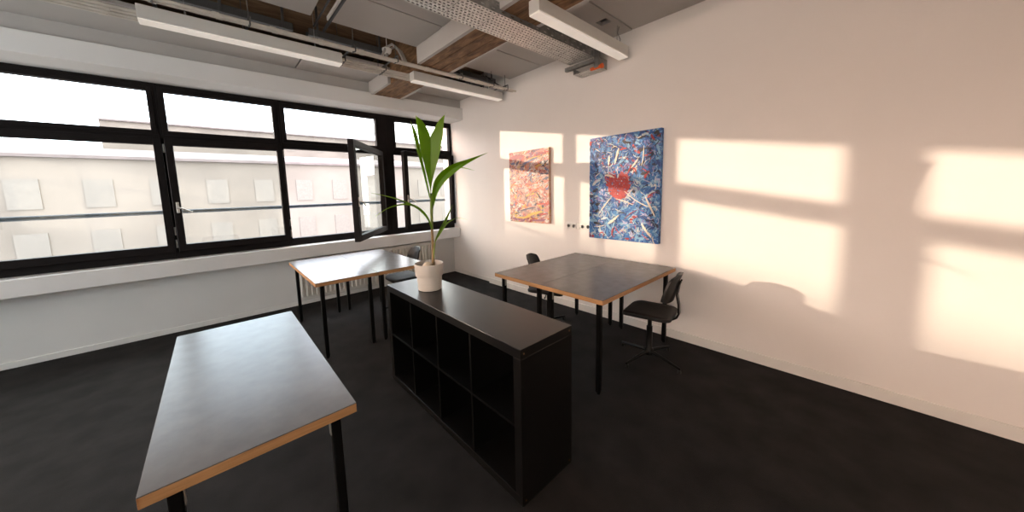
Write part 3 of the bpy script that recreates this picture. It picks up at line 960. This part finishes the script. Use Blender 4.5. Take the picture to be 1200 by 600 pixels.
# conduits
pipes = [(2.325, 2.882, .0135), (2.385, 2.888, .0105), (2.630, 2.885, .0115), (2.685, 2.885, .0125), (2.740, 2.882, .0115), (2.795, 2.885, .011)]
labs = ['long pale conduit pipe nearest the camera, running under the ceiling into the painted wall',
        'pale conduit pipe running right beside the nearest pipe',
        'pale conduit pipe running just behind the lamps',
        'pale conduit pipe third from the window side of the bundle',
        'pale conduit pipe second from the window side of the bundle',
        'pale conduit pipe of the bundle closest to the windows']
for (y, z, r_), lab in zip(pipes, labs):
    c = empty('ceiling_conduit', (0, y, z), label=lab, cat='pipe', group='conduit pipes under the ceiling')
    P, Rr = [(XL, 0, 0)], [r_]
    x = XL + .2 + (y * 7 % .2)
    while x < XW - .1:                      # screwed sleeves every so often
        for dx, k in ((-.021, 1), (-.02, 1.3), (.02, 1.3), (.021, 1)):
            P.append((x + dx, 0, 0)); Rr.append(r_ * k)
        x += .36
    P.append((XW, 0, 0)); Rr.append(r_)
    MB().tube(P, Rr, 12).build('pipe', M['conduit'], c)
# hanger bars carrying the pipes
for i, x in enumerate((-1.9, -1.165, -.62, .19, .62, 1.45, 1.95, 2.2)):
    hb = MB().box(x - .010, x + .010, 2.305, 2.83, 2.925, 2.931)
    for yy in (2.36, 2.822):
        hb.tube([(x, yy, 2.928), (x, yy, ZS)], .0035, 8)
    for yy, zz, rr in pipes:
        for sy in (-1, 1):
            hb.box(x - .006, x + .006, yy + sy * (rr * 1.35 + .001) - .001, yy + sy * (rr * 1.35 + .001) + .001, zz - rr - .003, 2.926)
        hb.box(x - .006, x + .006, yy - rr * 1.35, yy + rr * 1.35, zz - rr - .003, zz - rr + .0008)
    tag(hb.build('pipe_hanger', M['trunk']), 'dark metal hanger strap carrying the pale conduit pipes under the ceiling', 'hanger', 'hangers of the conduit pipes')
# dark hanger trunking in the open ceiling strip
def trunking(x0, x1, y, z, label):
    r = empty('cable_trunking', ((x0 + x1) / 2, y, z), label=label, cat='trunking')
    h = (x1 - x0) / 2
    MB().box(-h, h, -.05, -.042, 0, .06, bevel=.002).box(-h, h, .052, .06, 0, .06, bevel=.002).box(-h, h, -.05, .06, -.004, .002).build('channel', M['trunk'], r)
    nh = max(2, int((x1 - x0) / .38))
    for k in range(nh):
        x = -h + .08 + k * (2 * h - .16) / (nh - 1)
        MB().box(x - .011, x + .011, -.057, -.049, -.006, ZS - z, bevel=.002).build('hanger', M['trunk'], r)
    return r
trunking(-.12, .66, 2.71, 3.06, 'dark metal cable trunking hung in the open ceiling strip left of the beam')
trunking(1.40, 2.30, 2.71, 3.06, 'dark metal cable trunking hung in the open ceiling strip right of the beam')
trunking(-2.2, -.25, 2.71, 3.06, 'long dark metal cable trunking over the left lamp')
# curly flexible conduits by the beam
for k, (x, dy) in enumerate(((.74, 0), (.79, .03))):
    c = MB().tube([(x - .22, 2.46 + dy, 2.955), (x - .16, 2.50 + dy, 3.06), (x - .10, 2.47 + dy, 3.10), (x - .03, 2.47 + dy, 3.06), (x + .01, 2.47 + dy, 2.99), (x + .03, 2.48 + dy, 2.955)], .014, 10)
    tag(c.build('flexible_conduit', M['flex']), ['grey flexible conduit looping over the pipes beside the beam, the one on the left', 'grey flexible conduit looping over the pipes beside the beam, the one on the right'][k], 'conduit', 'flexible conduits')
sn = MB().lathe([(0, 0), (.02, .004), (.042, .02), (.05, .045), (.05, .06), (0, .06)], c=(.60, 2.52, 3.00), n=24)
sn.tube([(.60, 2.52, 3.055), (.60, 2.52, ZS)], .004, 8)
tag(sn.build('ceiling_sensor', M['white']), 'small white dome sensor hanging in the open ceiling strip', 'sensor')
bk = MB().tube([(2.06, 2.60, 3.10), (2.12, 2.57, 3.05), (2.20, 2.53, 3.00), (2.28, 2.50, 2.96), (2.362, 2.49, 2.95)], .008, 8)
tag(bk.build('black_cable', M['blkpipe']), 'short black cable curling over the pipe end at the wall', 'cable')
for k, (x, z) in enumerate(((-.065, 2.995), (-.145, 3.01))):
    p = MB().tube([(x, YB + .01, z), (x, 2.36, z)], .012 if k == 0 else .008, 12)
    tag(p.build('ceiling_pipe', M['blkpipe']), ['thicker black pipe running along the ceiling at the upper left', 'thinner black pipe beside the thick one at the upper left ceiling'][k], 'pipe', 'black ceiling pipes')

# perforated cable tray
def perforated(mb, x0, x1, y0, y1, z, px, py, hx, hy, th=.003, stag=True):
    """sheet with slots; every cell is a small frame round its slot"""
    nx = max(1, int((x1 - x0) / px)); ny = max(1, int((y1 - y0) / py))
    dx, dy = (x1 - x0) / nx, (y1 - y0) / ny
    for i in range(nx):
        for j in range(ny):
            a0, a1 = x0 + i * dx, x0 + (i + 1) * dx
            b0, b1 = y0 + j * dy, y0 + (j + 1) * dy
            off = (dx * .22 if j % 2 else -dx * .22) if stag else 0
            cx, cy = (a0 + a1) / 2 + off, (b0 + b1) / 2
            o = [mb.bm.verts.new(p) for p in ((a0, b0, z), (a1, b0, z), (a1, b1, z), (a0, b1, z))]
            q = [mb.bm.verts.new(p) for p in ((cx - hx, cy - hy, z), (cx + hx, cy - hy, z), (cx + hx, cy + hy, z), (cx - hx, cy + hy, z))]
            for k in range(4):
                mb.bm.faces.new((o[k], o[(k + 1) % 4], q[(k + 1) % 4], q[k]))
TX0, TX1, TY0, TY1, TZ = -3.2, 2.17, .985, 1.275, 2.865
tray = empty('cable_tray', ((TX0 + TX1) / 2, (TY0 + TY1) / 2, TZ), label='perforated galvanised cable tray running under the ceiling to the painted wall', cat='cable tray')
to = Vector(tray.location)
b = MB()
x = TX1
seg = .335
while x > TX0 + .05:
    xa = max(TX0, x - seg)
    b2 = (xa + .004, x - .004)
    perforated(b, b2[0], b2[1], TY0, TY1, TZ, .0335, .0300, .0125, .0054)
    x = xa
bmesh.ops.remove_doubles(b.bm, verts=b.bm.verts[:], dist=1e-5)
b.xform(Matrix.Translation(-to))
bo = b.build('bottom_sheet', M['galv'], tray)
sd = bo.modifiers.new('thickness', 'SOLIDIFY'); sd.thickness = .002
x = TX1
jn = MB()
while x > TX0 + .05:
    jn.box(x - .006, x + .006, TY0, TY1, TZ + .0035, TZ + .012)
    x -= seg
jn.xform(Matrix.Translation(-to)).build('joint_strip', M['galvdark'], tray)
for yy in (TY0, TY1):
    s = MB()
    perforated(s, TX0, TX1, -.0, .085, 0, .10, .0425, .016, .0045)
    s.xform(Matrix.Translation((0, yy, TZ)) @ Matrix.Rotation(PI / 2, 4, 'X'))
    bmesh.ops.remove_doubles(s.bm, verts=s.bm.verts[:], dist=1e-5)
    s.xform(Matrix.Translation(-to))
    so_ = s.build('side_rail', M['galvdark'], tray)
    sd = so_.modifiers.new('thickness', 'SOLIDIFY'); sd.thickness = .002
# cables lying in the tray
cm = MB()
for k in range(7):
    y = TY0 + .04 + k * .034
    cm.tube([(TX0 + .02, y, TZ + .02), (-1, y + .006, TZ + .02), (.5, y - .004, TZ + .02), (TX1 - .04, y, TZ + .02)], .0125, 8)
cm.xform(Matrix.Translation(-to)).build('cable_bundle', M['blkpipe'], tray)
# bracket with orange end caps holding the tray end, and a short lower tray on the wall
br = empty('tray_hanger', (2.215, 1.01, 2.76), label='grey strut bracket with orange end cap holding the cable tray end', cat='bracket')
s = MB()
for yy in (-.06, -.018):
    s.box(-.02, .02, yy - .004, yy + .004, .0, ZS - 2.76)
s.box(-.02, -.014, -.06, -.018, .0, ZS - 2.76)
s.build('upright', M['galvdark'], br)
a = MB().box(-.045, -.005, -.02, .34, .055, .06).box(-.045, -.041, -.02, .34, .055, .095).box(-.009, -.005, -.02, .34, .055, .095)
a.build('cross_arm', M['galvdark'], br)
MB().tube([(.0, -.10, .006), (.0, .035, .006)], .017, 12).tube([(.0, -.104, .006), (.0, -.085, .006)], .025, 12).build('end_cap', M['orange'], br)
st = empty('wall_cable_tray', (2.285, 1.10, 2.765), label='short lower piece of perforated tray against the painted wall below the bracket', cat='cable tray')
b = MB()
perforated(b, -.085, .083, -.155, .155, 0, .0335, .0300, .0125, .0054)
bmesh.ops.remove_doubles(b.bm, verts=b.bm.verts[:], dist=1e-5)
q = b.build('bottom_sheet', M['galv'], st); sd = q.modifiers.new('thickness', 'SOLIDIFY'); sd.thickness = .002
for yy in (-.155, .152):
    MB().box(-.085, .083, yy, yy + .003, 0, .10 if yy < 0 else .06).build('side_rail', M['galvdark'], st)

# ------------------------------------------------------------------ light
SUN = Vector((1.0, -1.015, -.188))
sd_ = bpy.data.lights.new('sun', 'SUN')
sd_.energy = 3.2
sd_.color = (1.0, .76, .60)
sd_.angle = math.radians(.7)
so_ = bpy.data.objects.new('sun', sd_)
so_.rotation_euler = SUN.to_track_quat('-Z', 'Y').to_euler()
so_.location = (-6, 12, 6)
link(so_)

wd = bpy.data.worlds.new('sky')
scene.world = wd
wd.use_nodes = True
nt = wd.node_tree
nt.nodes.clear()
bg = nt.nodes.new('ShaderNodeBackground')
out = nt.nodes.new('ShaderNodeOutputWorld')
tc = nt.nodes.new('ShaderNodeTexCoord')
dt = nt.nodes.new('ShaderNodeVectorMath'); dt.operation = 'DOT_PRODUCT'
dt.inputs[1].default_value = Vector((-.95, .25, .12)).normalized()
rp = nt.nodes.new('ShaderNodeValToRGB')          # hazy evening sky, warm towards the sun
mr = nt.nodes.new('ShaderNodeMapRange')
mr.inputs['From Min'].default_value = -1.0
nt.links.new(tc.outputs['Generated'], dt.inputs[0])
nt.links.new(dt.outputs['Value'], mr.inputs['Value'])
rp.color_ramp.elements[0].position = 0.30
rp.color_ramp.elements[0].color = (1.0, .93, .86, 1)
rp.color_ramp.elements[1].position = 1.0
rp.color_ramp.elements[1].color = (1.65, 1.06, .82, 1)
e = rp.color_ramp.elements.new(.62); e.color = (.80, .94, 1.12, 1)
e = rp.color_ramp.elements.new(.84); e.color = (.95, .95, .98, 1)
nt.links.new(mr.outputs['Result'], rp.inputs['Fac'])
nt.links.new(rp.outputs['Color'], bg.inputs['Color'])
bg.inputs['Strength'].default_value = 5.8
nt.links.new(bg.outputs['Background'], out.inputs['Surface'])

# ------------------------------------------------------------------ camera
cd = bpy.data.cameras.new('camera')
cam = bpy.data.objects.new('camera', cd)
link(cam)
yaw, pitch, roll = CAMROT = (0.7102, 0.1150, -0.0281)
cy, sy, cp, spt = math.cos(yaw), math.sin(yaw), math.cos(pitch), math.sin(pitch)
fw = Vector((sy * cp, cy * cp, -spt)); rt = Vector((cy, -sy, 0)); up = rt.cross(fw)
r2 = rt * math.cos(roll) + up * math.sin(roll); u2 = -rt * math.sin(roll) + up * math.cos(roll)
Rm = Matrix(((r2.x, u2.x, -fw.x), (r2.y, u2.y, -fw.y), (r2.z, u2.z, -fw.z)))
cam.matrix_world = Matrix.Translation((-.978, -.9608, 1.5014)) @ Rm.to_4x4()
cd.sensor_width = 36
cd.sensor_fit = 'HORIZONTAL'
cd.lens = 376.2145 * 36 / 1200
cd.shift_x = 24.3529 / 1200
cd.shift_y = -32.2982 / 1200
cd.clip_start = .02
cd.clip_end = 500
scene.camera = cam

vs = scene.view_settings
vs.view_transform = 'Standard'
vs.look = 'None'
vs.gamma = 1.0
vs.use_curve_mapping = False
vs.exposure = 0.76
scene.cycles.use_denoising = True
scene.cycles.max_bounces = 10
scene.cycles.diffuse_bounces = 6
scene.cycles.transparent_max_bounces = 16
scene.cycles.caustics_reflective = False
scene.cycles.caustics_refractive = False
scene.cycles.sample_clamp_indirect = 6
